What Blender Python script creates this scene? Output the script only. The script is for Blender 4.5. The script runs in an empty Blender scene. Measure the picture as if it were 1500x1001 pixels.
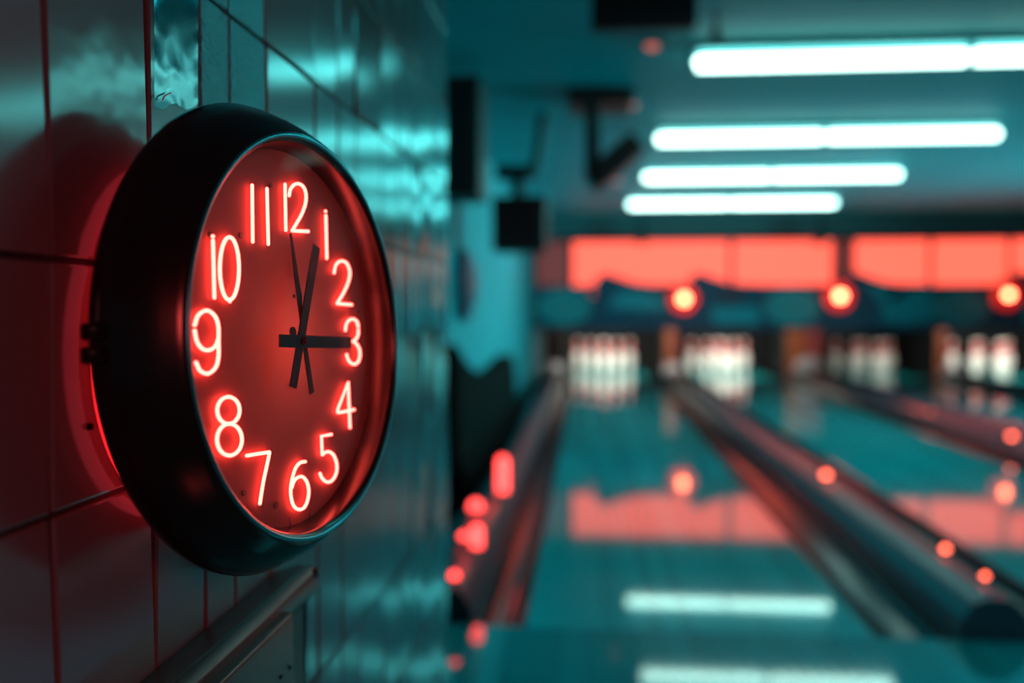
import bpy, bmesh, math, random
from mathutils import Vector, Matrix
random.seed(7)
S = bpy.context.scene
COL = S.collection

# ------------------------------------------------------------------ camera
FPX, CX, CY = 1290.0, 750.0, 500.5
H = 1.12                                     # lens height above the lanes
TANP = (CY - 453.0) / FPX
PIT = math.atan(TANP)
YAW = math.atan((862.0 - CX) / FPX * math.cos(PIT))
R_ = Vector((math.cos(YAW), math.sin(YAW), 0))
F_ = Vector((-math.sin(YAW) * math.cos(PIT), math.cos(YAW) * math.cos(PIT), -math.sin(PIT)))
U_ = R_.cross(F_)
O_ = Vector((0, 0, H))
cd = bpy.data.cameras.new('camera')
cam = bpy.data.objects.new('camera', cd); COL.objects.link(cam)
cam.matrix_world = Matrix((
    (R_.x, U_.x, -F_.x, O_.x), (R_.y, U_.y, -F_.y, O_.y), (R_.z, U_.z, -F_.z, O_.z), (0, 0, 0, 1)))
cd.sensor_width = 36.0
cd.lens = FPX / 1500.0 * 36.0
cd.clip_start = 0.02
cd.dof.use_dof = True
cd.dof.focus_distance = 0.765
cd.dof.aperture_fstop = 1.75
cd.dof.aperture_blades = 0
S.camera = cam

# ------------------------------------------------------------------ world, view
w = bpy.data.worlds.new('world'); S.world = w
w.use_nodes = True
bg = w.node_tree.nodes['Background']
bg.inputs[0].default_value = (0.010, 0.16, 0.19, 1)
bg.inputs[1].default_value = 0.2
S.view_settings.view_transform = 'Standard'
S.view_settings.look = 'None'
S.view_settings.gamma = 1.0
S.view_settings.exposure = 0.0
S.view_settings.use_curve_mapping = False

def lamp(name, kind, loc, aim, energy, color, size=0.5, size_y=None, spread=None):
    d = bpy.data.lights.new(name, kind); d.energy = energy; d.color = color
    o = bpy.data.objects.new(name, d); COL.objects.link(o)
    o.location = loc
    o.rotation_euler = (Vector(aim) - Vector(loc)).to_track_quat('-Z', 'Y').to_euler()
    if kind == 'AREA':
        d.size = size
        if size_y: d.shape = 'RECTANGLE'; d.size_y = size_y
        if spread: d.spread = spread
    return o

# lane layout (x of the lane edges, y of the ends)
YF, YM, YK, YE = 3.06, 12.24, 15.0, 17.4      # foul line, masking units, kickbacks, pit end
CEIL = 2.42
LANES = [(-0.22, 0.98), (1.78, 2.98), (4.18, 5.38), (6.18, 7.38)]
for (a, b), e in zip(LANES, (32, 32, 8, 32)):   # pin-deck lamps hidden above each deck
    lamp('pin_deck_lamp', 'AREA', ((a + b) / 2, 13.6, 1.5), ((a + b) / 2, 15.6, 0.25), e, (1.0, 0.93, 0.82), 1.0, 0.25, 1.6)
lamp('hall_lamp', 'AREA', (8.6, 8.0, 1.4), (0, 8.3, 1.3), 520, (0.01, 0.92, 1.0), 1.8, 6.0, 1.43)  # unseen teal fill added off to the right for the ambience
lamp('overhead_row_lamp', 'AREA', (1.4, 2.55, 2.36), (1.4, 2.55, 0), 9, (0.04, 0.90, 1.0), 2.4, 0.07)  # unseen fill added above the frame for the bezel highlight
lamp('side_wall_washer', 'AREA', (-0.45, 9.6, 2.3), (-0.86, 10.6, 0.8), 9, (0.0, 0.95, 1.0), 0.3, 1.6)
# unseen red fill added behind the camera to redden the wall
lamp('red_room_lamp', 'AREA', (0.55, -0.5, 1.35), (-0.4, 0.45, 1.0), 6.5, (1.0, 0.07, 0.07), 0.30)

# ------------------------------------------------------------------ helpers
def ray(px, py): return (F_ + R_ * ((px - CX) / FPX) + U_ * (-(py - CY) / FPX))
def at_y(px, py, y):
    d = ray(px, py); return O_ + d * (y / d.y)
def at_z(px, py, z):
    d = ray(px, py); return O_ + d * ((z - H) / d.z)
def at_plane(px, py, p, n):
    d = ray(px, py); return O_ + d * ((p - O_).dot(n) / d.dot(n))
def cam2w(v): return O_ + R_ * v[0] + U_ * v[1] + F_ * v[2]
def camdir(v): return R_ * v[0] + U_ * v[1] + F_ * v[2]

def mat(name, col, rough=0.5, metal=0.0, ior=1.5, emit=None, estr=1.0, bump=None, noise=None, coat=0.0, planks=None):
    m = bpy.data.materials.new(name); m.use_nodes = True
    nt = m.node_tree; N = nt.nodes; L = nt.links
    b = N['Principled BSDF']
    b.inputs['Base Color'].default_value = (*col, 1)
    b.inputs['Roughness'].default_value = rough
    b.inputs['Metallic'].default_value = metal
    b.inputs['IOR'].default_value = ior
    if coat: b.inputs['Coat Weight'].default_value = coat; b.inputs['Coat Roughness'].default_value = 0.06
    tc = N.new('ShaderNodeTexCoord')
    if noise:                               # (scale, amount): wear in the colour
        t = N.new('ShaderNodeTexNoise'); t.inputs['Scale'].default_value = noise[0]; t.inputs['Detail'].default_value = 5
        L.new(tc.outputs['Object'], t.inputs['Vector'])
        r = N.new('ShaderNodeMixRGB'); r.blend_type = 'MULTIPLY'; r.inputs[0].default_value = noise[1]
        r.inputs[1].default_value = (*col, 1); L.new(t.outputs['Fac'], r.inputs[2])
        L.new(r.outputs[0], b.inputs['Base Color'])
    if planks:                              # narrow boards running along y
        mp = N.new('ShaderNodeMapping'); mp.inputs['Rotation'].default_value = (0, 0, math.pi / 2)
        L.new(tc.outputs['Object'], mp.inputs['Vector'])
        k = N.new('ShaderNodeTexBrick'); k.inputs['Scale'].default_value = 1.0
        k.inputs['Brick Width'].default_value = 2.4; k.inputs['Row Height'].default_value = planks
        k.inputs['Mortar Size'].default_value = 0.0012
        k.inputs['Color1'].default_value = (*col, 1)
        k.inputs['Color2'].default_value = (*[c * 0.72 for c in col], 1)
        k.inputs['Mortar'].default_value = (*[c * 0.35 for c in col], 1)
        L.new(mp.outputs[0], k.inputs['Vector']); L.new(k.outputs['Color'], b.inputs['Base Color'])
    if bump:                                # (scale, strength, distance)
        t = N.new('ShaderNodeTexNoise'); t.inputs['Scale'].default_value = bump[0]; t.inputs['Detail'].default_value = 4
        L.new(tc.outputs['Object'], t.inputs['Vector'])
        bp = N.new('ShaderNodeBump'); bp.inputs['Strength'].default_value = bump[1]; bp.inputs['Distance'].default_value = bump[2]
        L.new(t.outputs['Fac'], bp.inputs['Height']); L.new(bp.outputs[0], b.inputs['Normal'])
    if emit:
        b.inputs['Emission Color'].default_value = (*emit, 1); b.inputs['Emission Strength'].default_value = estr
    return m

def tile_mat(name, diff, tint, rough, bscale, bstr):
    m = bpy.data.materials.new(name); m.use_nodes = True
    nt = m.node_tree; N = nt.nodes; L = nt.links
    N.remove(N['Principled BSDF']); out = N['Material Output']
    tc = N.new('ShaderNodeTexCoord')
    t = N.new('ShaderNodeTexNoise'); t.inputs['Scale'].default_value = bscale; t.inputs['Detail'].default_value = 3
    L.new(tc.outputs['Object'], t.inputs['Vector'])
    bp = N.new('ShaderNodeBump'); bp.inputs['Strength'].default_value = bstr; bp.inputs['Distance'].default_value = 0.01
    L.new(t.outputs['Fac'], bp.inputs['Height'])
    d = N.new('ShaderNodeBsdfDiffuse'); d.inputs[0].default_value = (*diff, 1)
    g = N.new('ShaderNodeBsdfGlossy'); g.inputs[0].default_value = (*tint, 1); g.inputs['Roughness'].default_value = rough
    f = N.new('ShaderNodeFresnel'); f.inputs[0].default_value = 1.9
    mx = N.new('ShaderNodeMixShader')
    for n in (d, g): L.new(bp.outputs[0], n.inputs['Normal'])
    L.new(f.outputs[0], mx.inputs[0]); L.new(d.outputs[0], mx.inputs[1]); L.new(g.outputs[0], mx.inputs[2])
    L.new(mx.outputs[0], out.inputs['Surface'])
    return m

def glass_mat(name, ior=1.06, rough=0.03, tint=(1, 1, 1)):
    m = bpy.data.materials.new(name); m.use_nodes = True
    nt = m.node_tree; N = nt.nodes; L = nt.links
    N.remove(N['Principled BSDF']); out = N['Material Output']
    t = N.new('ShaderNodeBsdfTransparent'); g = N.new('ShaderNodeBsdfGlossy')
    g.inputs['Roughness'].default_value = rough; g.inputs[0].default_value = (*tint, 1)
    lw = N.new('ShaderNodeFresnel'); lw.inputs[0].default_value = ior
    mx = N.new('ShaderNodeMixShader')
    L.new(lw.outputs[0], mx.inputs[0]); L.new(t.outputs[0], mx.inputs[1]); L.new(g.outputs[0], mx.inputs[2])
    L.new(mx.outputs[0], out.inputs['Surface'])
    return m

def obj(name, bm, m, parent=None, smooth=False, angle=40):
    me = bpy.data.meshes.new(name)
    bmesh.ops.recalc_face_normals(bm, faces=bm.faces[:])
    bm.to_mesh(me); bm.free()
    for x in (m if isinstance(m, (list, tuple)) else [m]): me.materials.append(x)
    o = bpy.data.objects.new(name, me); COL.objects.link(o)
    if smooth:
        for p in me.polygons: p.use_smooth = True
        try: me.set_sharp_from_angle(angle=math.radians(angle))
        except Exception: pass
    if parent:
        o.parent = parent
        o.matrix_parent_inverse = Matrix.Identity(4)
        # geometry is written in world space: take the parents' place off again
        p = Vector((0, 0, 0)); q = parent
        while q: p += q.location; q = q.parent
        o.data.transform(Matrix.Translation(-p))
    return o
def centre(o):
    """put the origin of a one-mesh thing at its base centre"""
    vs = [v.co for v in o.data.vertices]
    c = Vector(((min(v.x for v in vs) + max(v.x for v in vs)) / 2, (min(v.y for v in vs) + max(v.y for v in vs)) / 2, min(v.z for v in vs)))
    o.data.transform(Matrix.Translation(-c)); o.location = c
    return o
def tag(o, label, cat, group=None, kind=None):
    o['label'] = label; o['category'] = cat
    if group: o['group'] = group
    if kind: o['kind'] = kind
    return o
def thing(name, label, cat, loc=(0, 0, 0), group=None):
    o = bpy.data.objects.new(name, None); COL.objects.link(o); o.location = loc
    o.empty_display_size = 0.05
    return tag(o, label, cat, group)
def struct(name, bm, m, smooth=False, label=None, cat=None):
    o = obj(name, bm, m, None, smooth); o['kind'] = 'structure'
    if label: o['label'] = label
    if cat: o['category'] = cat
    return o
def B(): return bmesh.new()
def box(bm, a, b, bev=0.0, seg=2, M=None, mi=0):
    c = [(a[i] + b[i]) / 2 for i in range(3)]; s = [abs(b[i] - a[i]) for i in range(3)]
    t = bmesh.new(); bmesh.ops.create_cube(t, size=1)
    bmesh.ops.scale(t, vec=s, verts=t.verts[:])
    if bev: bmesh.ops.bevel(t, geom=t.edges[:], offset=bev, segments=seg, affect='EDGES', profile=0.5)
    bmesh.ops.translate(t, vec=c, verts=t.verts[:])
    if M: bmesh.ops.transform(t, matrix=M, verts=t.verts[:])
    join(bm, t, mi); return bm
def join(bm, t, mi=0):
    vm = {v: bm.verts.new(v.co) for v in t.verts}
    for f in t.faces:
        try: nf = bm.faces.new([vm[v] for v in f.verts]); nf.material_index = mi; nf.smooth = f.smooth
        except ValueError: pass
    t.free()
def grid_rings(bm, rings, closed_ring=True, cap=(False, False)):
    V = [[bm.verts.new(p) for p in r] for r in rings]
    n = len(rings[0])
    for i in range(len(V) - 1):
        for j in range(n if closed_ring else n - 1):
            bm.faces.new((V[i][j], V[i][(j + 1) % n], V[i + 1][(j + 1) % n], V[i + 1][j]))
    if cap[0]: bm.faces.new(V[0][::-1])
    if cap[1]: bm.faces.new(V[-1])
    return V
def tube(bm, pts, r, closed=False, n=8, cap=True):
    pts = [Vector(p) for p in pts]; N = len(pts)
    T = []
    for i in range(N):
        a = pts[(i - 1) % N] if (closed or i > 0) else pts[i]
        b = pts[(i + 1) % N] if (closed or i < N - 1) else pts[i]
        T.append((b - a).normalized())
    ref = Vector((0, 0, 1)) if abs(T[0].z) < 0.9 else Vector((1, 0, 0))
    nrm = (ref - T[0] * ref.dot(T[0])).normalized()
    rings = []
    for i in range(N):
        nrm = (nrm - T[i] * nrm.dot(T[i])).normalized(); bn = T[i].cross(nrm)
        rr = r[i] if isinstance(r, (list, tuple)) else r
        rings.append([pts[i] + (nrm * math.cos(2 * math.pi * j / n) + bn * math.sin(2 * math.pi * j / n)) * rr for j in range(n)])
    if closed: rings.append(rings[0])
    if not closed and cap:                 # rounded ends
        r0 = r[0] if isinstance(r, (list, tuple)) else r; r1 = r[-1] if isinstance(r, (list, tuple)) else r
        rings.insert(0, [pts[0] - T[0] * r0 * 0.6 + (p - pts[0]) * 0.55 for p in rings[0]])
        rings.append([pts[-1] + T[-1] * r1 * 0.6 + (p - pts[-1]) * 0.55 for p in rings[-1]])
    grid_rings(bm, rings, True, (not closed, not closed))
    if closed: bmesh.ops.remove_doubles(bm, verts=bm.verts[:], dist=1e-6)
    return bm
def smooth_path(pts, k=5, closed=False):
    P = [Vector(p) for p in pts]; n = len(P); out = []
    rng = range(n if closed else n - 1)
    for i in rng:
        p1, p2 = P[i], P[(i + 1) % n]
        p0 = P[(i - 1) % n] if (closed or i > 0) else p1 * 2 - p2
        p3 = P[(i + 2) % n] if (closed or i < n - 2) else p2 * 2 - p1
        for j in range(k):
            t = j / k
            out.append(0.5 * ((2 * p1) + (p2 - p0) * t + (2 * p0 - 5 * p1 + 4 * p2 - p3) * t * t + (3 * p1 - p0 - 3 * p2 + p3) * t ** 3))
    if not closed: out.append(P[-1])
    return out
def lathe(bm, prof, c=(0, 0, 0), n=24, axis='z'):
    rings = []
    for r, z in prof:
        rr = max(r, 1e-4)
        ring = []
        for j in range(n):
            a = 2 * math.pi * j / n
            if axis == 'z': p = Vector((rr * math.cos(a), rr * math.sin(a), z))
            elif axis == 'y': p = Vector((rr * math.cos(a), z, rr * math.sin(a)))
            else: p = Vector((z, rr * math.cos(a), rr * math.sin(a)))
            ring.append(p + Vector(c))
        rings.append(ring)
    grid_rings(bm, rings, True, (True, True)); return bm
def extrude_profile(bm, prof, y0, y1):
    """closed (x, z) outline run along y"""
    grid_rings(bm, [[Vector((x, y0, z)) for x, z in prof], [Vector((x, y1, z)) for x, z in prof]], True, (True, True)); return bm
def copy_tree(o, dx, label=None, parent=None):
    c = o.copy(); COL.objects.link(c)
    if parent: c.parent = parent
    else: c.location = Vector(o.location) + Vector(dx)
    if label: c['label'] = label
    for ch in list(o.children): copy_tree(ch, (0, 0, 0), None, c)
    return c

# ------------------------------------------------------------------ materials
M = {}
M['tile'] = tile_mat('glazed_tile', (0.13, 0.15, 0.155), (0.22, 0.90, 1.0), 0.14, 5.0, 0.06)
M['tile_rough'] = tile_mat('pebbled_tile', (0.05, 0.32, 0.36), (0.20, 0.93, 1.0), 0.22, 170.0, 0.5)
M['tile_wavy'] = tile_mat('warped_tile', (0.10, 0.11, 0.12), (0.26, 0.93, 1.0), 0.16, 7.0, 0.30)
M['grout'] = mat('dark_grout', (0.012, 0.02, 0.024), 0.8, bump=(300, 0.3, 0.002))
M['case'] = mat('black_enamel', (0.006, 0.006, 0.007), 0.21, ior=1.5, bump=(900, 0.03, 0.001))
M['dial'] = mat('dial_card', (0.30, 0.125, 0.105), 0.55, noise=(14, 0.25))
_n = M['dial'].node_tree; _t = _n.nodes.new('ShaderNodeBsdfTranslucent'); _t.inputs[0].default_value = (0.5, 0.20, 0.17, 1)
_m = _n.nodes.new('ShaderNodeMixShader'); _m.inputs[0].default_value = 0.35
_n.links.new(_n.nodes['Principled BSDF'].outputs[0], _m.inputs[1]); _n.links.new(_t.outputs[0], _m.inputs[2])
_n.links.new(_m.outputs[0], _n.nodes['Material Output'].inputs['Surface'])
M['trimring'] = mat('dark_polished_trim', (0.05, 0.42, 0.47), 0.3, 0.9)  # teal tone stands in for the cyan highlight on the bezel crest
M['hand'] = mat('hand_paint', (0.018, 0.019, 0.03), 0.55)
M['neon'] = mat('red_neon', (0.3, 0.02, 0.02), 0.4, emit=(1.0, 0.060, 0.046), estr=17.0)
M['halo'] = mat('red_back_neon', (0.3, 0.02, 0.02), 0.4, emit=(1.0, 0.015, 0.022), estr=3.0)
M['glass'] = glass_mat('clock_glass')
M['metal'] = mat('dull_grey_metal', (0.05, 0.045, 0.045), 0.34, 0.7, bump=(60, 0.05, 0.002), noise=(30, 0.4))
M['screw'] = mat('dark_screw', (0.02, 0.015, 0.015), 0.4, 0.8)
M['film'] = glass_mat('creased_clear_film', 1.4, 0.16, (0.14, 0.42, 0.46))
M['rubber'] = mat('black_rubber', (0.008, 0.008, 0.009), 0.5)
M['ceil'] = mat('teal_ceiling', (0.004, 0.36, 0.41), 0.6, ior=1.2, noise=(1.2, 0.2))
M['teal'] = mat('teal_wall_paint', (0.002, 0.25, 0.28), 0.75, noise=(2, 0.2))
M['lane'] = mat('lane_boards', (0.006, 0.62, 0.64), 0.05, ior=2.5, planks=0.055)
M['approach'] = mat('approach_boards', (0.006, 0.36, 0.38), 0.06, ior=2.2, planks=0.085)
M['floor'] = mat('dark_floor', (0.005, 0.05, 0.06), 0.75, ior=1.25, noise=(3, 0.4))
M['gutter'] = mat('gutter_plastic', (0.005, 0.02, 0.028), 0.16, ior=1.42)
M['cap'] = mat('divider_capping', (0.04, 0.12, 0.16), 0.25, 0.0, bump=(7, 0.08, 0.02))
M['rail'] = mat('dark_navy_rail', (0.008, 0.03, 0.045), 0.3, ior=1.4)
M['capend'] = mat('pale_cap', (0.34, 0.32, 0.33), 0.35)
M['black'] = mat('black_plastic', (0.004, 0.006, 0.008), 0.5)
M['screen'] = mat('dark_screen', (0.003, 0.005, 0.007), 0.35)
M['housing'] = mat('lamp_housing', (0.03, 0.40, 0.45), 0.5)
M['tube'] = mat('fluorescent_tube', (0.8, 0.8, 0.8), 0.4, emit=(0.60, 1.0, 0.88), estr=6.5)
M['redpanel'] = mat('backlit_red_panel', (0.3, 0.03, 0.03), 0.5, emit=(1.0, 0.10, 0.06), estr=2.1)
M['reddim'] = mat('dim_red_panel', (0.3, 0.03, 0.03), 0.5, emit=(1.0, 0.16, 0.14), estr=0.13)  # dim glow stands in for red light spilling on the wall
M['dish'] = mat('red_reflector', (0.55, 0.015, 0.03), 0.5)
M['bulb'] = mat('red_bulb', (0.3, 0.05, 0.03), 0.3, emit=(1.0, 0.16, 0.07), estr=26.0)
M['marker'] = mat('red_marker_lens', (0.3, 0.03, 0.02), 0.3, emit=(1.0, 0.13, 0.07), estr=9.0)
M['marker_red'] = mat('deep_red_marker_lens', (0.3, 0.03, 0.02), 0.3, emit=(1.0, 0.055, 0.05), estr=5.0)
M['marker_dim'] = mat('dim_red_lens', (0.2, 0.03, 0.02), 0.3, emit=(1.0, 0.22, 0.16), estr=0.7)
M['navy'] = mat('mask_navy', (0.022, 0.035, 0.07), 0.5)
M['masktl'] = mat('mask_teal', (0.02, 0.20, 0.24), 0.5)
M['maskgrey'] = mat('mask_grey_green', (0.10, 0.19, 0.20), 0.5)
M['maskred'] = mat('mask_maroon', (0.10, 0.015, 0.03), 0.5)
M['soffit'] = mat('soffit_grey', (0.09, 0.10, 0.105), 0.7)
M['pit'] = mat('pit_black', (0.004, 0.005, 0.006), 0.8)
M['kick'] = mat('orange_wood', (0.22, 0.055, 0.015), 0.4, noise=(6, 0.5))
M['kickred'] = mat('maroon_side', (0.18, 0.02, 0.02), 0.5)
M['pin'] = mat('pin_white', (0.86, 0.84, 0.78), 0.25)
M['stripe'] = mat('pin_red', (0.60, 0.008, 0.012), 0.3)
M['bench'] = mat('dark_brown_vinyl', (0.010, 0.006, 0.005), 0.95, ior=1.15)
M['grey'] = mat('grey_trim', (0.16, 0.17, 0.18), 0.5)

# ------------------------------------------------------------------ clock wall (its own direction, a degree off the lanes)
wd = ray(882, 453); wd.z = 0; wd.normalize()          # along the wall, away from the camera
wn = Vector((wd.y, -wd.x, 0))                          # out of the wall, into the room
WA = 0.392
W0 = O_ - wn * WA                                       # foot of the lens on the wall plane
W0 = Vector((W0.x, W0.y, 0))
def wall_s(px): return (at_plane(px, 453, W0, wn) - W0).dot(wd)
def wall_z(px, py): return at_plane(px, py, W0, wn).z
def wp(s, z, out=0.0): return W0 + wd * s + wn * out + Vector((0, 0, z))
WM = Matrix(((wd.x, wn.x, 0, W0.x), (wd.y, wn.y, 0, W0.y), (0, 0, 1, 0), (0, 0, 0, 1)))   # (s, out, z) -> world

joints = [-1000, -420, -200, -70, 73, 222, 297, 340, 393, 463, 497, 523, 560, 585, 603, 618, 632, 645, 655.5]
ss = [wall_s(x) for x in joints]
zr = lambda px, py: wall_z(px, py)
rowsL = [0.0, zr(0, 1246) - 0.19, zr(0, 1246), zr(0, 787), zr(0, 373), zr(0, 373) * 2 - zr(0, 787) + 0.11, CEIL - 0.45, CEIL - 0.2, CEIL]
z1, z2, z3 = zr(400, 72), zr(590, 80), zr(610, 374)
rowsR = [0.0, 0.22, 0.41, zr(620, 940), zr(556, 873), zr(590, 490), z3, z1, z2, z2 * 2 - z1, z2 * 3 - 2 * z1, CEIL]
rowsL = sorted(rowsL); rowsR = sorted(rowsR)
bm = B()
tilt = random.Random(3)
for i in range(len(ss) - 1):
    rows = rowsL if joints[i + 1] <= 297 else rowsR
    for j in range(len(rows) - 1):
        s0, s1, a, b = ss[i], ss[i + 1], rows[j], rows[j + 1]
        if b - a < 0.02: continue
        g = 0.0020
        mi = 0
        if joints[i] in (297, 340) and b > 1.2: mi = 2
        if joints[i] in (73, 222) and b > 1.25: mi = 3
        t = bmesh.new(); bmesh.ops.create_cube(t, size=1)
        bmesh.ops.scale(t, vec=(s1 - s0 - 2 * g, 0.010, b - a - 2 * g), verts=t.verts[:])
        bmesh.ops.bevel(t, geom=t.edges[:], offset=0.0022, segments=2, affect='EDGES', profile=0.5)
        ra, rb = tilt.uniform(-1, 1) * 0.012, tilt.uniform(-1, 1) * 0.024
        c = Matrix.Translation(((s0 + s1) / 2, -0.005, (a + b) / 2)) @ Matrix.Rotation(ra, 4, 'Z') @ Matrix.Rotation(rb, 4, 'X')
        bmesh.ops.transform(t, matrix=WM @ c, verts=t.verts[:])
        join(bm, t, mi)
# grout bed and the plain body of the wall, with its squared far end
box(bm, (ss[0], -0.22, 0), (ss[-1] - 0.002, -0.0042, CEIL), M=WM, mi=1)
struct('wall_left', bm, [M['tile'], M['grout'], M['tile_rough'], M['tile_wavy']])

# ------------------------------------------------------------------ the neon clock
YAWC, PITC = 0.29178, 0.0322
nC = camdir((math.cos(YAWC) * math.cos(PITC), math.sin(PITC), -math.sin(YAWC) * math.cos(PITC)))
uC = camdir((math.sin(YAWC), 0, math.cos(YAWC)))
vC = uC.cross(nC); vC.normalize()
if vC.z < 0: vC = -vC
uC = nC.cross(vC) if nC.cross(vC).dot(uC) > 0 else vC.cross(nC)
CC = cam2w((-0.1785, 0.00397, 0.79805))               # centre of the bezel crest
def ring(R, t, n=96):
    return [CC + nC * t + (uC * math.cos(2 * math.pi * j / n) + vC * math.sin(2 * math.pi * j / n)) * R for j in range(n)]
def onwall(p, out):                                     # the same point pushed back onto the wall along the wall's normal
    return p - wn * ((p - W0).dot(wn) - out)
clock = thing('wall_clock', 'round black wall clock with glowing red neon numerals on white glazed tiles', 'clock', onwall(CC, 0.0) - Vector((0, 0, 0.2)))
prof = [(0.1695, -0.026), (0.1715, -0.016), (0.1735, -0.006), (0.1748, -0.0025), (0.1768, -0.0004), (0.1795, 0.0003), (0.1822, -0.0004), (0.1845, -0.0022), (0.1868, -0.0055),
        (0.1925, -0.0125), (0.1985, -0.0215), (0.2045, -0.033), (0.2090, -0.0425), (0.2118, -0.050), (0.2112, -0.056), (0.2065, -0.0625)]
rings = [ring(R, t) for R, t in prof]
side = ring(0.2065, -0.0625)
back = [onwall(p, 0.022) for p in ring(0.172, -0.0625)]
for k in (0.35, 0.7, 0.95, 1.0):
    rr = [a.lerp(b, k) for a, b in zip(side, back)]
    if k == 1.0: rr = [p + (onwall(CC, 0.022) - p) * 0.03 for p in rr]
    rings.append(rr)
bm = B(); grid_rings(bm, rings, True, (False, True))
obj('case', bm, M['case'], clock, True, 60)
bm = B(); tube(bm, ring(0.1795, -0.0012), 0.0024, True, 12)
obj('bezel_trim', bm, M['trimring'], clock, True)  # ring added to carry the crest highlight
bm = B(); bm.faces.new([bm.verts.new(p) for p in ring(0.171, -0.0245)])
r2 = [bm.verts.new(p) for p in ring(0.171, -0.0285)]
bm.verts.ensure_lookup_table(); f0 = bm.verts[:96]
for j in range(96): bm.faces.new((f0[j], f0[(j + 1) % 96], r2[(j + 1) % 96], r2[j]))
bm.faces.new(r2[::-1])
obj('dial', bm, M['dial'], clock)
# warm lamp inside the case that glows through the dial card
pl = bpy.data.lights.new('clock_inner_lamp', 'POINT'); pl.energy = 2.2; pl.color = (1.0, 0.46, 0.42); pl.shadow_soft_size = 0.02
po = bpy.data.objects.new('clock_inner_lamp', pl); COL.objects.link(po); po.location = CC - nC * 0.082
# backlight: a red neon loop in the gap between the case and the tiles
bm = B(); tube(bm, [onwall(p, 0.011) for p in ring(0.158, -0.06)], 0.0055, True, 8)
obj('backlight_tube', bm, M['halo'], clock, True)
# stand-off that carries the case
for q in (0.9, 2.3, 3.9, 5.4):
    p = onwall(CC + (uC * math.cos(q) + vC * math.sin(q)) * 0.12, 0)
    bm = B(); tube(bm, [p + wn * 0.0, p + wn * 0.024], 0.012, False, 12, False)
    obj('standoff', bm, M['rubber'], clock)
for py in (486, 521):
    p = at_plane(135, py, CC + nC * -0.052, nC)
    bm = B()
    Mt = Matrix.Translation(p) @ Matrix(((uC.x, vC.x, nC.x, 0), (uC.y, vC.y, nC.y, 0), (uC.z, vC.z, nC.z, 0), (0, 0, 0, 1)))
    box(bm, (-0.003, -0.0065, -0.009), (0.014, 0.0065, 0.009), 0.003, 2, Mt)
    obj('mounting_tab', bm, M['case'], clock, True)

def P2(px, py, t): return at_plane(px, py, CC + nC * t, nC)
c2 = lambda x, y: (100 + x / 2.7808, 140 + y / 2.7808)
c3 = lambda x, y: (100 + x / 2.6346, 480 + y / 2.6346)
c5 = lambda x, y: (390 + x / 3.339, 320 + y / 3.339)
def ell(cx, cy, rx, ry, n=28, a0=0): return [(cx + rx * math.sin(2 * math.pi * i / n + a0), cy - ry * math.cos(2 * math.pi * i / n + a0)) for i in range(n)]
NUM = {   # numeral: list of (closed, smooth, points)
 'one': [(0, 0, [c2(1048, 470), c2(1048.3, 474)]), (0, 0, [c2(1049, 488), c2(1053, 665)])],
 'two': [(0, 1, [c5(332, 268), c5(338, 235), c5(352, 215), c5(371, 209), c5(391, 218), c5(405, 245), c5(408, 280), c5(398, 320), c5(376, 368), c5(346, 417)]), (0, 0, [c5(346, 417), c5(418, 423)])],
 'three': [(0, 1, [c5(387, 550), c5(391, 520), c5(405, 499), c5(425, 493), c5(443, 506), c5(450, 532)]),
           (0, 1, [c5(450, 545), c5(448, 572), c5(436, 594), c5(425, 602)]), (0, 1, [c5(425, 602), c5(442, 616), c5(455, 640), c5(458, 668), c5(451, 698), c5(435, 713), c5(415, 709), c5(400, 690), c5(393, 666)])],
 'four': [(0, 0, [c3(1087, 388), c3(1080, 212), c3(1041, 314)]), (0, 1, [c3(1041, 314), c3(1040, 324), c3(1047, 328), c3(1103, 317)])],
 'five': [(0, 0, [c3(1015, 413), c3(977, 419), c3(980, 492)]), (0, 1, [c3(980, 492), c3(992, 482), c3(1010, 481), c3(1026, 497), c3(1036, 530), c3(1033, 565), c3(1016, 592), c3(996, 596), c3(979, 581), c3(971, 563)])],
 'six': [(0, 1, [c3(915, 518), c3(895, 522), c3(876, 545), c3(863, 590), c3(858, 630), c3(863, 670), c3(875, 695), c3(893, 703), c3(911, 694), c3(924, 665), c3(928, 630), c3(921, 597), c3(905, 577), c3(888, 578), c3(872, 592), c3(861, 622)])],
 'seven': [(0, 0, [c3(688, 495), c3(730, 488), c3(777, 481)]), (0, 1, [c3(777, 481), c3(768, 525), c3(752, 600), c3(739, 682)])],
 'eight': [(1, 1, ell(*c3(618, 320), 43 / 2.6346, 52 / 2.6346)), (1, 1, ell(*c3(622, 433), 48 / 2.6346, 61 / 2.6346))],
 'nine': [(0, 1, [(285, 477), (290.5, 462), (303, 455), (314.5, 463), (319.7, 478), (320, 500), (320, 522), (316, 538), (305, 547.5), (293.5, 543.5), (287, 531)]),
          (0, 1, [(285, 484), (288.6, 501), (297, 511.5), (307, 513), (315.6, 507), (320, 496)])],
 'ten': [(0, 0, [(311.8, 345.5), (311.9, 347.5)]), (0, 0, [(312, 352), (314, 437)]), (1, 1, ell(336, 393.5, 14, 46)), (0, 0, [(336.5, 438), (336.7, 442.5)])],
 'eleven': [(0, 0, [(369.3, 271), (370.2, 355)]), (0, 0, [(391, 276), (393, 358.5)])],
 'twelve': [(0, 0, [(417.5, 269.5), (418.7, 338)]), (0, 1, [c2(900, 409), c2(905, 382), c2(921, 363), c2(940, 360), c2(958, 373), c2(968, 402), c2(966, 440), c2(951, 483), c2(931, 519), c2(912, 551)]), (0, 0, [c2(912, 551), c2(978, 554)])],
}
TN = -0.0205
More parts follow.
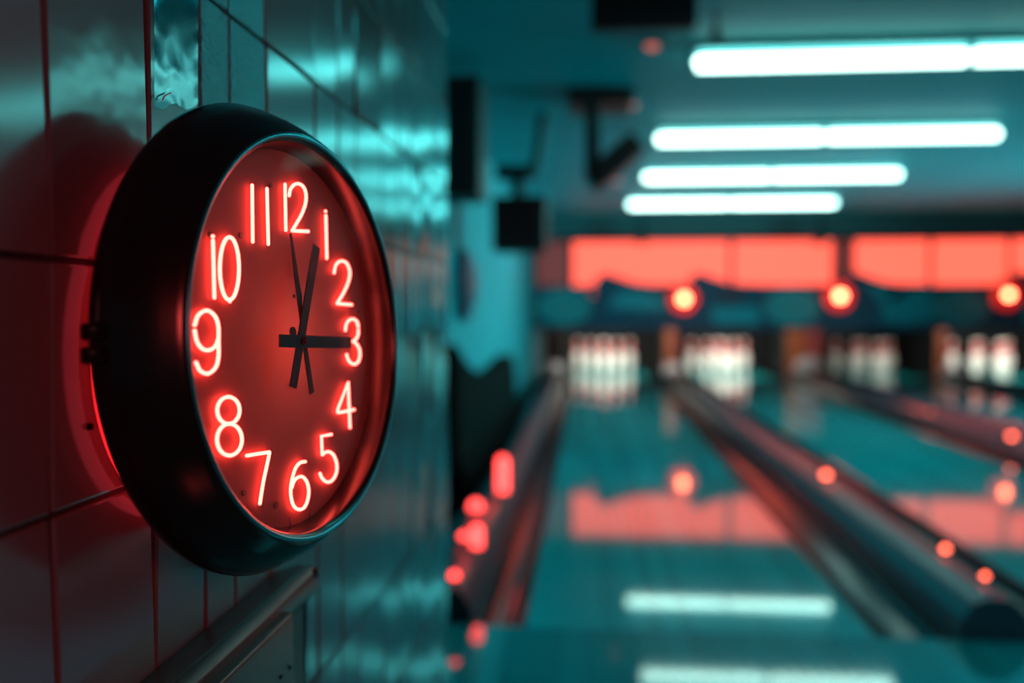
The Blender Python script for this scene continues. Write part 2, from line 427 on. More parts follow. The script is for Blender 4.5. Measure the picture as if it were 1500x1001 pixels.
for name, strokes in NUM.items():
    bm = B()
    for closed, sm, pts in strokes:
        q = [P2(x, y, TN) for x, y in pts]
        if sm: q = smooth_path(q, 4, bool(closed))
        t = bmesh.new(); tube(t, q, 0.00155, bool(closed), 8); join(bm, t)
    o = obj('numeral', bm, M['neon'], clock, True)
    o['label'] = 'glowing neon numeral ' + name
def plate(name, pts, t, th, m):
    a = [P2(x, y, t) for x, y in pts]; b = [p + nC * -th for p in a]
    bm = B(); va = [bm.verts.new(p) for p in a]; vb = [bm.verts.new(p) for p in b]
    bm.faces.new(va); bm.faces.new(vb[::-1])
    for j in range(len(va)): bm.faces.new((va[j], va[(j + 1) % len(va)], vb[(j + 1) % len(va)], vb[j]))
    bmesh.ops.bevel(bm, geom=[e for e in bm.edges if len(e.link_faces) == 2 and abs((e.verts[0].co - e.verts[1].co).normalized().dot(nC)) < 0.5], offset=0.0003, segments=1, affect='EDGES')
    return obj(name, bm, m, clock)
o = plate('second_hand', [c5(117, 74), c5(125, 71), c5(136, 140), c5(156, 270), c5(170, 352), c5(177, 384), c5(175, 420), c5(203, 640), c5(236, 851), c5(216, 863), c5(186, 650), c5(164, 460), c5(152, 375), c5(140, 280), c5(127, 150)], -0.0105, 0.0012, M['hand'])
bm = B(); p = P2(*c5(126, 556), -0.0112); tube(bm, [p, p + nC * 0.0016], 0.0046, False, 18, False); obj('counterweight', bm, M['hand'], o, True)
plate('hour_hand', [c5(232, 122), c5(265, 148), c5(150, 834), c5(117, 822)], -0.0085, 0.0013, M['hand'])
plate('minute_hand', [c5(67, 567), c5(170, 571), c5(418, 581), c5(416, 636), c5(170, 634), c5(67, 630)], -0.0062, 0.0013, M['hand'])
bm = B(); p = P2(*c5(184, 598), -0.0062)
tube(bm, [p - nC * 0.0185, p + nC * 0.0018], 0.0036, False, 20, True); obj('hub_cap', bm, M['hand'], clock, True)
# two faint lead wires of the tubes hang down the dial, and dark dots; the one above the hub paints a shadow
for a, b in (((424, 758), (428, 790)), ((455, 745), (448, 792))):
    q = [P2(a[0], a[1], -0.022), P2(b[0], b[1], -0.022)]
    bm = B(); tube(bm, q, 0.0003, False, 5); obj('lead_wire', bm, M['hand'], clock)
for x, y, r in ((396, 272, 3.4), (352, 345, 4), (404, 740, 5), (357, 722, 4), (506, 318, 3), (430, 434, 3), (307, 344, 4), (524, 457, 2.4)):
    bm = B(); p = P2(x, y, -0.0246); tube(bm, [p, p + nC * 0.0009], r / FPX * 0.8, False, 12, False)
    obj('pinhole_grommet', bm, M['rubber'], clock)
bm = B()
gr = [[p for p in ring(0.1738, -0.0045)], [p for p in ring(0.12, -0.0036)], [p for p in ring(0.06, -0.0032)], [p for p in ring(0.004, -0.003)]]
grid_rings(bm, gr, True, (False, True))
go = obj('glass', bm, M['glass'], clock, True)
if sum(p.normal.dot(nC) for p in go.data.polygons) < 0: go.data.flip_normals()
# cord down the tiles
q = smooth_path([P2(462, 836, -0.10), at_plane(464, 850, W0 + wn * 0.03, wn), at_plane(456, 868, W0 + wn * 0.03, wn), at_plane(438, 884, W0 + wn * 0.02, wn), at_plane(420, 900, W0 + wn * 0.02, wn)], 6)
bm = B(); tube(bm, q, 0.0035, False, 8); obj('power_cord', bm, M['rubber'], clock, True)

# ------------------------------------------------------------------ metal housing under the clock
def rail(prof, s0, s1, bev=0.0):
    bm = B()
    grid_rings(bm, [[wp(s0, z, o) for o, z in prof], [wp(s1, z, o) for o, z in prof]], True, (True, True))
    if bev: bmesh.ops.bevel(bm, geom=bm.edges[:], offset=bev, segments=3, affect='EDGES', profile=0.5)
    return bm
sA = wall_s(405)
zt = wall_z(290, 930)
hs = thing('metal_housing', 'long dull grey metal housing fixed to the tiles just under the clock', 'housing', wp(sA * 0.6, zt - 0.28, 0))
PR = 0.052
pe = at_plane(360, 932, W0 + wn * PR, wn)
obj('body', rail([(0.0, zt), (PR * 0.78, pe.z + 0.006), (PR, pe.z - 0.003), (PR, pe.z - 0.022), (PR * 0.82, pe.z - 0.034), (PR * 0.62, pe.z - 0.034), (PR * 0.62, pe.z - 0.27), (0.0, pe.z - 0.27)], -0.4, sA, 0.0025), M['metal'], hs, True, 35)
PC = 0.062
pc = at_plane(375, 945, W0 + wn * PC, wn)
sC = (at_plane(431, 930, W0 + wn * PC, wn) - W0).dot(wd)
obj('front_cover', rail([(PR * 0.62, pc.z), (PC, pc.z - 0.004), (PC, pc.z - 0.22), (PR * 0.62, pc.z - 0.22)], -0.38, sC, 0.004), M['metal'], hs, True, 35)
for px, py in ((426, 978), (412, 992)):
    p = at_plane(px, py, W0 + wn * PC, wn); bm = B(); tube(bm, [p - wn * 0.001, p + wn * 0.0012], 0.0022, False, 12, False); obj('screw', bm, M['screw'], hs)
for px, py in ((362, 880), (338, 905), (285, 938)):
    a = at_plane(px, py, wp(0, zt, PR * 0.4), Vector((0, 0, 1))); bm = B()
    p = wp((a - W0).dot(wd), zt - 0.0015, PR * 0.3); tube(bm, [p, p + Vector((0, 0, 0.002))], 0.002, False, 10, False); obj('screw', bm, M['screw'], hs)
# a screw in the tile and a scrap of creased film above the clock
p = at_plane(131, 625, W0, wn); bm = B(); tube(bm, [p - wn * 0.0005, p + wn * 0.0025], 0.0028, False, 16, True)
tag(centre(obj('wall_screw', bm, M['screw'], None, True)), 'small dark screw head in the reddish tile left of the clock', 'screw')
bm = B(); rng = random.Random(5); V = []
for i in range(13):
    row = []
    for j in range(9):
        x = 226 + (290 - 226) * j / 8; y = -12 + 168 * i / 12 + 5 * math.sin(j * 1.3)
        e = 0.0 if i in (0,) else 1.0
        fold = abs(((i * 0.55 + j * 0.9) % 2) - 1)
        row.append(at_plane(x, y, W0 + wn * (0.0012 + 0.0022 * fold * e + 0.0012 * rng.random()), wn))
    V.append([bm.verts.new(p) for p in row])
for i in range(12):
    for j in range(8): bm.faces.new((V[i][j], V[i][j + 1], V[i + 1][j + 1], V[i + 1][j]))
bmesh.ops.solidify(bm, geom=bm.faces[:], thickness=0.0004)
tag(centre(obj('film_scrap', bm, M['film'], None, True, 30)), 'creased strip of shiny film stuck to the tiles above the clock', 'film')
bm = B(); q = [at_plane(x, y, W0 + wn * 0.006, wn) for x, y in ((238, 147), (241, 141), (246, 138), (250, 136))]
tube(bm, smooth_path(q, 4), 0.0007, False, 6)
tag(centre(obj('wire_end', bm, M['capend'], None, True)), 'tiny pale bent wire end poking out above the clock', 'wire')

# ------------------------------------------------------------------ hall shell
XR = 9.2; XS = -0.87
bm = B(); box(bm, (-3.0, -3.5, -0.3), (XR, YF, -0.0)); struct('floor', bm, M['approach'])
bm = B(); box(bm, (-3.0, YF, -0.4), (XR, YE + 0.3, -0.12)); struct('trim_1', bm, M['floor'])
bm = B(); box(bm, (-3.0, -3.5, CEIL), (XR, YM + 0.05, CEIL + 0.15)); struct('ceiling', bm, M['ceil'])
bm = B(); box(bm, (XS - 0.2, 2.2, -0.12), (XS, 12.2, CEIL)); struct('wall_side', bm, M['teal'])
bm = B(); box(bm, (XR, -3.5, -0.12), (XR + 0.2, YE + 0.3, CEIL)); struct('wall_right', bm, M['teal'])
bm = B(); box(bm, (XS - 0.2, YE, -0.12), (XR, YE + 0.2, CEIL)); struct('wall_back', bm, M['pit'])
# grey end of the side wall, beam over the red band, roof of the pit
bm = B(); box(bm, (XS - 0.2, 12.2, -0.12), (XS + 0.10, YE, CEIL)); struct('trim_2', bm, M['grey'])
bm = B(); box(bm, (XS + 0.10, YM + 0.02, 2.13), (XR, YM + 0.4, CEIL)); struct('trim_3', bm, M['soffit'])
bm = B(); box(bm, (XS + 0.10, YM + 0.4, 1.98), (XR, YE, CEIL)); struct('trim_4', bm, M['pit'])
bm = B(); box(bm, (-3.0, 2.0, -0.12), (XS - 0.2, 2.2, CEIL)); struct('wall_return', bm, M['teal'])

# ------------------------------------------------------------------ lanes, gutters, dividers
names = ['nearest bowling lane, shiny teal boards beside the left rail', 'second bowling lane from the left, shiny teal boards between two dividers',
         'third bowling lane, beyond the wide divider', 'fourth bowling lane, at the far right edge of the view']
for (a, b), lab in zip(LANES, names):
    bm = B(); box(bm, (a, YF, -0.12), (b, YE, 0.0), 0.004, 1)
    tag(centre(obj('bowling_lane', bm, M['lane'])), lab, 'lane', 'bowling lanes')
def gutter(x0, x1, lab):
    n = 12; cxm = (x0 + x1) / 2; r = (x1 - x0) / 2
    top = [(cxm - (r - 0.012) * math.cos(math.pi * i / n), -0.012 - 0.085 * math.sin(math.pi * i / n)) for i in range(n + 1)]
    prof = [(x0, -0.004), (x0 + 0.012, -0.004)] + top[1:-1] + [(x1 - 0.012, -0.004), (x1, -0.004), (x1, -0.118), (x0, -0.118)]
    bm = B(); extrude_profile(bm, prof, YF + 0.02, YK + 2.2)
    tag(centre(obj('gutter', bm, M['gutter'], None, True, 50)), lab, 'gutter', 'lane gutters')
g = 0.28
gl = [('narrow dark gutter between the left rail and the nearest lane', 'dark gutter along the right side of the nearest lane'),
      ('dark gutter along the left side of the second lane', 'dark gutter along the right side of the second lane'),
      ('dark gutter left of the third lane, past the wide divider', 'dark gutter along the right side of the third lane'),
      ('dark gutter left of the fourth lane', 'dark gutter on the far right of the fourth lane')]
for k, (a, b) in enumerate(LANES):
    gutter(a - (0.19 if k == 0 else g), a, gl[k][0]); gutter(b, b + g, gl[k][1])
def divider(x0, x1, hgt, lab, end, rx=None):
    d = thing('lane_divider', lab, 'divider', ((x0 + x1) / 2, (YF + YK) / 2, -0.118), 'lane dividers')
    m = (x0 + x1) / 2; wv = (x1 - x0) / 2
    prof = [(x0, -0.118), (x0, hgt * 0.25), (x0 + wv * 0.15, hgt * 0.55)]
    prof += [(m - wv * 0.78 * math.cos(math.pi * i / 8), hgt * 0.6 + hgt * 0.4 * math.sin(math.pi * i / 8)) for i in range(9)]
    prof += [(x1 - wv * 0.15, hgt * 0.55), (x1, hgt * 0.25), (x1, -0.118)]
    bm = B(); extrude_profile(bm, prof, YF + 0.02, YK - 0.5)
    obj('capping', bm, M['cap'] if x0 > 0 else M['rail'], d, True, 50)
    bm = B(); lathe(bm, [(0.0, 0.0), (end * 0.7, 0.01), (end, end * 0.5), (end * 0.95, end * 0.95), (end * 0.6, end * 1.35), (0.0, end * 1.5)], (m, YK - 0.35, 0.0), 20)
    obj('end_cap', bm, M['capend'], d, True)
    return d
divider(-0.66, -0.41, 0.14, 'low metal rail along the left edge of the nearest lane', 0.16)
divider(1.26, 1.50, 0.14, 'shiny ridge divider between the nearest lane and the second lane', 0.16)
divider(3.26, 3.90, 0.16, 'wide divider between the second lane and the third lane', 0.24)
divider(5.66, 5.90, 0.14, 'ridge divider between the third lane and the fourth lane', 0.15)

# ------------------------------------------------------------------ glowing beads added for red reflections on the capping
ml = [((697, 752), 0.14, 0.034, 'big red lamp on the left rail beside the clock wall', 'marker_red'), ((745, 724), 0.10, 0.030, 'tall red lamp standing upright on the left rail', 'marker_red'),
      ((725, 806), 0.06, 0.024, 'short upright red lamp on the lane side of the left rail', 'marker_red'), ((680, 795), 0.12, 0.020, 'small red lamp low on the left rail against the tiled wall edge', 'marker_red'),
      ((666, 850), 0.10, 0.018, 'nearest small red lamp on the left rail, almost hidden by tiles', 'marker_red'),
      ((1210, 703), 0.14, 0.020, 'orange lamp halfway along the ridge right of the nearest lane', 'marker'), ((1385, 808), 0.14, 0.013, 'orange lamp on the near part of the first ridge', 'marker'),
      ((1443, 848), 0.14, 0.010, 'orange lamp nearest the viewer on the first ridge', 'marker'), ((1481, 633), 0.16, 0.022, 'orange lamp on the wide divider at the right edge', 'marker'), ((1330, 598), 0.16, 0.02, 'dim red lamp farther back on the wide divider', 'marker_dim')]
RAILS = [(-0.66, -0.41, 0.14), (1.26, 1.50, 0.14), (3.26, 3.90, 0.16)]
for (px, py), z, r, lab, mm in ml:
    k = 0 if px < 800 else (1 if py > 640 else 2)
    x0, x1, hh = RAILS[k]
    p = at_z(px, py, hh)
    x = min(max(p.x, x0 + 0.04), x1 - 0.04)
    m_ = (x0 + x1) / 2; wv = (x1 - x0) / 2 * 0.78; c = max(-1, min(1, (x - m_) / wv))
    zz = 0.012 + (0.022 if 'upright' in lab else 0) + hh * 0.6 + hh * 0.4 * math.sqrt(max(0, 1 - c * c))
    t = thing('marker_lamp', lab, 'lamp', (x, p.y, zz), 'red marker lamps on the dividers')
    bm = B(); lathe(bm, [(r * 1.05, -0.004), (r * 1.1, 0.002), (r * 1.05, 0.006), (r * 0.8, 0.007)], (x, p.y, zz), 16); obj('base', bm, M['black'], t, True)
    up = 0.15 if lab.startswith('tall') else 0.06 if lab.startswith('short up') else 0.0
    bm = B(); lathe(bm, [(r, 0.006), (r, 0.006 + up + r * 0.4), (r * 0.85, 0.006 + up + r * 0.9), (r * 0.5, 0.006 + up + r * 1.25), (0.0, 0.006 + up + r * 1.4)], (x, p.y, zz), 16); obj('lens', bm, M[mm], t, True)  # base and lens are made up to carry the painted glint

# ------------------------------------------------------------------ ceiling lights
CL = [(1015, 107, 1420, 1830, 4.47, 'nearest fluorescent ceiling light, running out of the frame at right'), (960, 211, 1208, 1465, 6.43, 'second nearest fluorescent ceiling light, just under the nearest one'),
      (942, 267, 1130, 1320, 8.27, 'third fluorescent ceiling light, second farthest'), (920, 305, 1068, 1225, 10.39, 'farthest and shortest-looking fluorescent ceiling light')]
for x0, y0, xm, x1, Y, lab in CL:
    z = CEIL - 0.085
    A, Bm, C = at_y(x0, y0, Y).x, at_y(xm, y0, Y).x, at_y(x1, y0, Y).x
    t = thing('ceiling_light', lab, 'ceiling light', ((A + C) / 2, Y, CEIL), 'fluorescent ceiling lights')
    bm = B(); box(bm, (A, Y - 0.075, CEIL - 0.035), (C, Y + 0.075, CEIL - 0.001), 0.006, 2); obj('housing', bm, M['housing'], t)
    for xx in (A, Bm, C):
        bm = B(); box(bm, (xx - 0.022, Y - 0.02, z - 0.03), (xx + 0.022, Y + 0.02, CEIL - 0.03), 0.004, 1)
        obj('lamp_holder', bm, M['housing'], t)
    for a, b in ((A, Bm), (Bm, C)):
        bm = B(); tube(bm, [(a + 0.025, Y, z), (b - 0.025, Y, z)], 0.036, False, 14); obj('tube', bm, M['tube'], t, True)

# ------------------------------------------------------------------ dark equipment under the ceiling
def dark_box(name, a, b, m=None): 
    bm = B(); box(bm, a, b, 0.012, 2); return bm
# big screen at the top of the view
Y = 3.6; a = at_y(866, 42, Y); b = at_y(1022, -60, Y)
t = thing('ceiling_screen', 'large dark screen hanging from the ceiling at the top of the view', 'screen', ((a.x + b.x) / 2, Y, CEIL))
zb = a.z; zt2 = CEIL - 0.10
bm = dark_box('', (a.x, Y, zb), (b.x, Y + 0.07, max(zt2, zb + 0.24))); obj('cabinet', bm, M['black'], t)
bm = B(); box(bm, (a.x + 0.02, Y - 0.004, zb + 0.02), (b.x - 0.02, Y + 0.001, max(zt2, zb + 0.24) - 0.02), 0.001, 1); obj('display', bm, M['screen'], t)
bm = B(); box(bm, ((a.x + b.x) / 2 - 0.04, Y + 0.02, max(zt2, zb + 0.24) - 0.02), ((a.x + b.x) / 2 + 0.04, Y + 0.06, CEIL)); obj('hanger', bm, M['black'], t)
# small fitting next to it
p = at_y(1049, 40, 4.0); t = thing('ceiling_fitting', 'small dark two-knob fitting beside the ceiling screen', 'fitting', (p.x, 4.0, CEIL))
bm = B(); tube(bm, [(p.x, 4.0, CEIL), (p.x, 4.0, p.z - 0.03)], 0.010, False, 10); obj('stem', bm, M['black'], t)
for dz in (0.07, -0.03): bm = B(); lathe(bm, [(0, -0.022), (0.02, -0.02), (0.026, 0), (0.02, 0.02), (0, 0.022)], (p.x, 4.0, p.z + dz), 14); obj('knob', bm, M['black'], t, True)
# tall speaker on the side wall, next to the tiled wall's edge
Y = 4.5; a = at_y(640, 288, Y); b = at_y(703, 108, Y)
xs = min(a.x, XS + 0.01)
t = thing('wall_speaker', 'tall black speaker cabinet on the side wall at the tiled edge', 'speaker', (XS, Y, a.z))
bm = B(); box(bm, (XS - 0.0, Y, a.z), (b.x, Y + 0.32, b.z), 0.015, 2); obj('cabinet', bm, M['black'], t)
bm = B(); box(bm, (XS + 0.03, Y - 0.008, a.z + 0.03), (b.x - 0.03, Y + 0.001, b.z - 0.03), 0.004, 1); obj('grille', bm, M['screen'], t)
# square monitor on a pole
Y = 5.9; a = at_y(724, 370, Y); b = at_y(802, 290, Y); c = (a.x + b.x) / 2
t = thing('hanging_monitor', 'square black monitor hanging from a pole near the side wall', 'monitor', (c, Y, CEIL))
bm = B(); box(bm, (a.x, Y - 0.15, a.z), (b.x, Y + 0.15, b.z), 0.02, 2); obj('cabinet', bm, M['black'], t)
bm = B(); box(bm, (a.x + 0.04, Y - 0.156, a.z + 0.04), (b.x - 0.04, Y - 0.148, b.z - 0.04), 0.002, 1); obj('display', bm, M['screen'], t)
q = at_y(760, 250, Y); bm = B(); tube(bm, [(q.x, Y, b.z - 0.01), (q.x, Y, q.z + 0.01)], 0.045, False, 12, False); obj('pole', bm, M['black'], t, True)
q1 = at_y(726, 252, Y); q2 = at_y(784, 256, Y); bm = B(); box(bm, (q1.x, Y - 0.04, q1.z - 0.05), (q2.x, Y + 0.04, q1.z + 0.04), 0.01, 1); obj('bracket', bm, M['black'], t)
q3 = at_y(784, 250, Y); q4 = at_y(796, 175, Y); bm = B(); tube(bm, [q3, q4.lerp(q3, 0.3), (q4.x, Y, CEIL)], 0.035, False, 10, False); obj('arm', bm, M['black'], t, True)
# projector on a ceiling stem
Y = 5.45; p1 = at_y(868, 156, Y)
t = thing('ceiling_projector', 'dark tilted projector on a stem under the teal ceiling', 'projector', (p1.x, Y, CEIL))
l, r = at_y(832, 150, Y), at_y(928, 150, Y)
bm = B(); box(bm, (l.x, Y - 0.22, min(p1.z, CEIL - 0.05) - 0.02), (r.x, Y + 0.18, CEIL), 0.01, 1); obj('ceiling_plate', bm, M['black'], t)
lo = at_y(866, 262, Y)
bm = B(); box(bm, (p1.x - 0.045, Y - 0.04, lo.z), (p1.x + 0.045, Y + 0.04, CEIL - 0.03), 0.01, 1); obj('stem', bm, M['black'], t)
pc_ = at_y(899, 240, Y); ang = math.atan2(at_y(870, 265, Y).z - at_y(930, 213, Y).z, at_y(870, 265, Y).x - at_y(930, 213, Y).x) + math.pi
bm = B(); box(bm, (-0.19, -0.14, -0.07), (0.19, 0.14, 0.07), 0.02, 2, Matrix.Translation(pc_) @ Matrix.Rotation(-ang, 4, 'Y')); obj('body', bm, M['black'], t)
lp = pc_ + Matrix.Rotation(-ang, 3, 'Y') @ Vector((-0.1, -0.14, 0))
bm = B(); lathe(bm, [(0.04, -0.03), (0.045, 0.0), (0.03, 0.005)], lp, 14, 'y'); obj('lens', bm, M['screen'], t)
# three dim red ceiling indicators
for px, py, lab in ((955, 68, 'dim red indicator on the ceiling below the big screen'), (926, 155, 'dim red indicator beside the projector plate'), (905, 266, 'faint red indicator just under the projector')):
    p = at_z(px, py, CEIL - 0.02); t = thing('ceiling_indicator', lab, 'indicator lamp', (p.x, p.y, CEIL), 'red ceiling indicators')
    bm = B(); lathe(bm, [(0.05, 0), (0.055, -0.01), (0.045, -0.014)], (p.x, p.y, CEIL), 16); obj('base', bm, M['housing'], t)
    bm = B(); lathe(bm, [(0.032, -0.012), (0.03, -0.025), (0.015, -0.036), (0, -0.038)], (p.x, p.y, CEIL), 16); obj('lens', bm, M['marker_dim'], t, True)
# two black spotlights in front of the beam
for px, lab in ((940, 'black spotlight under the ceiling left of the farthest tubes'), (1203, 'black spotlight under the ceiling at the right end of the farthest tubes')):
    p = at_y(px, 347, 12.0); t = thing('spotlight', lab, 'spotlight', (p.x, 12.0, CEIL), 'black spotlights')
    bm = B(); tube(bm, [(p.x, 12.0, CEIL), (p.x, 12.0, p.z)], 0.02, False, 8, False); obj('stem', bm, M['black'], t)
    bm = B(); lathe(bm, [(0.05, -0.12), (0.09, -0.10), (0.11, 0.06), (0.10, 0.10), (0.05, 0.10)], (p.x, 12.0, p.z), 16, 'y'); obj('head', bm, M['black'], t, True)

# ------------------------------------------------------------------ red backlit band
rp = [(838, 1070, 'leftmost backlit red panel above the nearest lane'), (1074, 1222, 'second backlit red panel from the left'), (1252, 1363, 'third backlit red panel, past the dark gap'), (1367, 1480, 'fourth backlit red panel, above the right lane'), (1484, 1640, 'rightmost backlit red panel, cut by the frame'), (1650, 1780, 'backlit red panel beyond the right edge of the photo')]
zt3, zb3 = at_y(1000, 352, YM).z, at_y(1000, 425, YM).z
rp = rp[:5] + [(1226, 1248, 'narrow dim red panel in the dark gap of the lit red band'), (784, 834, 'dark red panel at the left end of the lit red band')]  # the last two are added to imitate red spill on the wall
for a, b, lab in rp:
    xa, xb = at_y(a, 380, YM).x, at_y(b, 380, YM).x
    t = thing('red_light_panel', lab, 'light panel', ((xa + xb) / 2, YM + 0.1, zb3), 'backlit red panels')
    bm = B(); box(bm, (xa, YM + 0.06, zb3 - 0.1), (xb, YM + 0.16, zt3), 0.004, 1); obj('frame', bm, M['kickred'], t)
    bm = B(); box(bm, (xa + 0.015, YM + 0.045, zb3 - 0.09), (xb - 0.015, YM + 0.062, zt3 - 0.015), 0.004, 1); obj('diffuser', bm, M['redpanel'] if 'backlit' in lab else M['reddim'], t)
bm = B(); box(bm, (XS + 0.1, YM + 0.17, 0.88), (XR, YM + 0.25, 2.14)); struct('wall_masking', bm, M['maskred'])

# ------------------------------------------------------------------ masking units: printed panels with peaked tops
def X(px): return at_y(px, 450, YM).x
def Z(py): return at_y(1000, py, YM).z
def mask(name, out, lab):
    pts = [(X(px), Z(py)) for px, py in out]
    t = thing('masking_panel', lab, 'panel', (sum(p[0] for p in pts) / len(pts), YM, Z(482)), 'masking panels above the pins')
    bm = B(); grid_rings(bm, [[Vector((x, YM - 0.03, z)) for x, z in pts], [Vector((x, YM + 0.03, z)) for x, z in pts]], True, (True, True))
    obj('board', bm, M['navy'], t)
    return t
def decal(t, name, pts, m, d=0.034, lab=None):
    q = [(X(px), Z(py)) for px, py in pts]
    bm = B(); grid_rings(bm, [[Vector((x, YM - d, z)) for x, z in q], [Vector((x, YM - 0.029, z)) for x, z in q]], True, (True, True))
    o = obj(name, bm, m, t)
    if lab: o['label'] = lab
    return o
def peak(x0, x1, xp, lab, dx, tealpts):
    t = mask('', [(x0, 482), (x1, 482), (x1, 417), (xp + 75, 417), (xp + 50, 414), (xp + 28, 407), (xp + 10, 400), (xp, 401), (xp - 6, 410), (xp - 10, 417), (x0, 418)], lab)
    for pts, m, l in tealpts: decal(t, 'swoosh', pts, M[m], 0.034, l)
    return t
def emblem(x0, x1, cx, rx, lab):
    t = mask('', [(x0, 482), (x1, 482), (x1, 418), (x0, 418)], lab)
    e = decal(t, 'emblem', ell(cx, 450, rx, 27, 28), M['maskgrey'])
    n = 28; ro, ri = ell(cx, 450, rx * 0.72, 19, n), ell(cx, 450, rx * 0.56, 14.5, n)
    bm = B()
    gv = [[Vector((X(px), YM - 0.037, Z(py))) for px, py in rr] for rr in (ro, ri)]
    gb = [[Vector((v.x, YM - 0.033, v.z)) for v in rr] for rr in gv]
    grid_rings(bm, [gb[0], gv[0], gv[1], gb[1], gb[0]], True); bmesh.ops.remove_doubles(bm, verts=bm.verts[:], dist=1e-6)
    obj('emblem_ring', bm, M['masktl'], e)
    return t
emblem(782, 868, 826, 40, 'masking panel with a grey-green oval at the left end')
peak(869, 1000, 880, 'peaked masking panel with a teal sweep left of the first round light', 0, [([(890, 452), (905, 428), (930, 426), (955, 432), (980, 442), (985, 450), (960, 455)], 'masktl', None)])
peak(1001, 1112, 1016, 'peaked masking panel right of the first round light', 0, [([(1040, 450), (1112, 450), (1112, 474), (1045, 474)], 'masktl', None), ([(1052, 425), (1085, 423), (1090, 440), (1060, 444)], 'maskred', 'dull maroon patch')])
emblem(1113, 1204, 1160, 40, 'masking panel with a teal oval between the second lane and second round light')
peak(1205, 1364, 1244, 'wide peaked masking panel behind the second round light', 0, [([(1262, 412), (1300, 424), (1364, 420), (1364, 470), (1325, 474), (1292, 470), (1290, 445)], 'masktl', None), ([(1296, 434), (1330, 420), (1328, 430), (1302, 444)], 'maskred', 'dull maroon patch')])
emblem(1365, 1455, 1406, 42, 'masking panel with an oval left of the third round light')
peak(1456, 1580, 1486, 'peaked masking panel at the right edge of the view', 0, [([(1495, 448), (1570, 440), (1570, 474), (1500, 476)], 'masktl', None)])
# round red bulbs
for px, py, lab, rr in ((1002, 438, 'round glowing red light above the nearest lane', 0.062), (1231, 434, 'round glowing red light above the second and third lanes', 0.062), (1478, 432, 'round glowing red light at the right edge', 0.052)):
    p = at_y(px, py, YM - 0.14); t = thing('round_light', lab, 'light', (p.x, YM - 0.03, p.z), 'round red lights on the masking panels')
    bm = B(); lathe(bm, [(0.08, 0.1085 if px == 1002 else 0.1062), (0.085, 0.09), (0.05, 0.05), (0.035, 0.03)], (p.x, YM - 0.14, p.z), 18, 'y'); obj('socket', bm, M['kickred'], t, True)
    bm = B(); lathe(bm, [(0.10, 0.10), (0.19, 0.085), (0.20, 0.07), (0.18, 0.072), (0.09, 0.086)], (p.x, YM - 0.14, p.z), 24, 'y'); obj('reflector', bm, M['dish'], t, True)  # dish added to catch a red halo around the bulb
    bm = B(); lathe(bm, [(rr * math.sin(math.pi * i / 10), -rr * math.cos(math.pi * i / 10)) for i in range(11)], (p.x, YM - 0.14, p.z), 18, 'y'); obj('bulb', bm, M['bulb'], t, True)

# ------------------------------------------------------------------ pits: kickbacks and pins
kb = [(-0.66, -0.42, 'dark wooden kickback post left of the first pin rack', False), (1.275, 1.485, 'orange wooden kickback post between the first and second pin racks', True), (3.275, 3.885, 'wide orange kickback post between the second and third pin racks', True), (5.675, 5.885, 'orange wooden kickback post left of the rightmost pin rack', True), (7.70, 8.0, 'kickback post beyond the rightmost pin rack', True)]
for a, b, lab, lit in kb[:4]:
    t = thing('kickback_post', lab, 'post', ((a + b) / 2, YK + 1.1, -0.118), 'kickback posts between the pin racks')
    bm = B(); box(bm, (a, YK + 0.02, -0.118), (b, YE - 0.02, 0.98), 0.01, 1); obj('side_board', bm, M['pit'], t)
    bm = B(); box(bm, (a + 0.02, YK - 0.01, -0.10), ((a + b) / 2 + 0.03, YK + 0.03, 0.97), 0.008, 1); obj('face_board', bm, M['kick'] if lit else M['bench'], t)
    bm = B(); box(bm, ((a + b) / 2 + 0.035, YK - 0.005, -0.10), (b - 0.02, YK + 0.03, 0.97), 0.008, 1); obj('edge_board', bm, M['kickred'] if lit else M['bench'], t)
PH = 0.57
pp = [(0.030, 0.0), (0.040, 0.004), (0.052, 0.05), (0.074, 0.14), (0.083, 0.205), (0.078, 0.27), (0.058, 0.345), (0.040, 0.40), (0.0345, 0.425), (0.036, 0.455), (0.044, 0.495), (0.046, 0.525), (0.038, 0.555), (0.020, 0.568), (0.0, 0.570)]
def make_pin(x, y, lab, group):
    t = thing('bowling_pin', lab, 'bowling pin', (x, y, 0.0), group)
    bm = B(); lathe(bm, pp, (x, y, 0.0), 20); obj('body', bm, M['pin'], t, True)
    bm = B()
    for z0, z1, ra, rb in ((0.350, 0.418, 0.0565, 0.0352), (0.428, 0.515, 0.0349, 0.0455)):
        k = bmesh.new(); rings_ = []
        for rr, zz in ((ra - 0.004, z0), (ra + 0.0012, z0), (rb + 0.0012, z1), (rb - 0.004, z1)):
            rings_.append([Vector((x + rr * math.cos(2 * math.pi * j / 20), y + rr * math.sin(2 * math.pi * j / 20), zz)) for j in range(20)])
        grid_rings(k, rings_ + [rings_[0]], True); join(bm, k)
    bmesh.ops.remove_doubles(bm, verts=bm.verts[:], dist=1e-5)
    obj('neck_stripe', bm, M['stripe'], t, True)
    return t
lane_word = ['the nearest lane', 'the second lane', 'the dim third lane', 'the fourth lane']
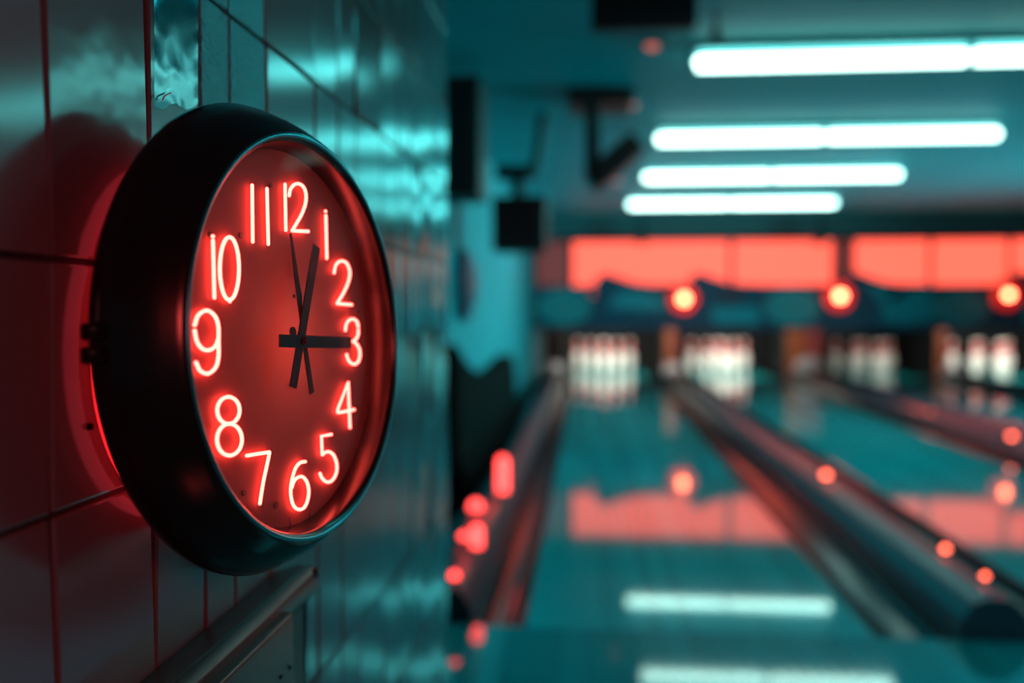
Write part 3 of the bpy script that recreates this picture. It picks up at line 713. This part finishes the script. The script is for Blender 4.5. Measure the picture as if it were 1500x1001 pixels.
spots = [(0, 0, 'head pin'), (-1, 1, 'left middle pin'), (1, 1, 'right middle pin'), (-2, 2, 'left back corner pin'), (0, 2, 'pin behind the head pin'), (2, 2, 'right back corner pin')]
proto = None
for k, (a, b) in enumerate(LANES):
    cxl = (a + b) / 2 - (0.10 if k == 0 else 0.05 if k == 1 else -0.1)
    for i, j, wname in spots:
        lab = 'white pin with red neck band, %s on %s' % (wname, lane_word[k])
        x, y = cxl + i * 0.235, YK + 0.45 + j * 0.36
        if proto is None: proto = make_pin(x, y, lab, 'bowling pins'); px0, py0 = x, y
        else: copy_tree(proto, (x - px0, y - py0, 0), lab)

# ------------------------------------------------------------------ along the side wall
def on_side(px, py): return at_plane(px, py, Vector((XS, 0, 0)), Vector((1, 0, 0)))
outl = [(648, 606), (700, 604), (742, 600), (743, 560), (740, 528), (734, 519), (726, 522), (715, 534), (702, 544), (688, 548), (675, 544), (662, 532), (652, 518), (645, 505)]
bq = [on_side(px, py) for px, py in outl]
t = thing('bench', 'dark curved bench by the teal side wall left of the lanes', 'bench', (XS + 0.04, sum(p.y for p in bq) / len(bq), -0.12))
bm = B(); bx = [(p.y, 0.165 if i < 3 else min(max(p.z, 0.165), 0.95)) for i, p in enumerate(bq)]
grid_rings(bm, [[Vector((XS + 0.001, y, z)) for y, z in bx], [Vector((XS + 0.10, y, z)) for y, z in bx]], True, (True, True))
obj('back_panel', bm, M['bench'], t)
ya, yb_ = min(p.y for p in bq), max(p.y for p in bq)
bm = B(); box(bm, (XS + 0.001, ya, -0.12), (XS + 0.16, yb_, 0.17), 0.02, 2); obj('seat_base', bm, M['bench'], t)
p = on_side(672, 418)
t = thing('wall_fitting', 'dark round fitting on the teal side wall beside the tiled edge', 'wall fitting', (XS, p.y, p.z))
bm = B(); lathe(bm, [(0.23, 0.0), (0.25, 0.03), (0.23, 0.07), (0.16, 0.09)], (XS, p.y, p.z), 24, 'x'); obj('rim', bm, M['navy'], t, True)
bm = B(); lathe(bm, [(0.15, 0.07), (0.15, 0.10), (0.1, 0.11), (0, 0.11)], (XS, p.y, p.z), 24, 'x'); obj('cover', bm, M['maskred'], t, True)
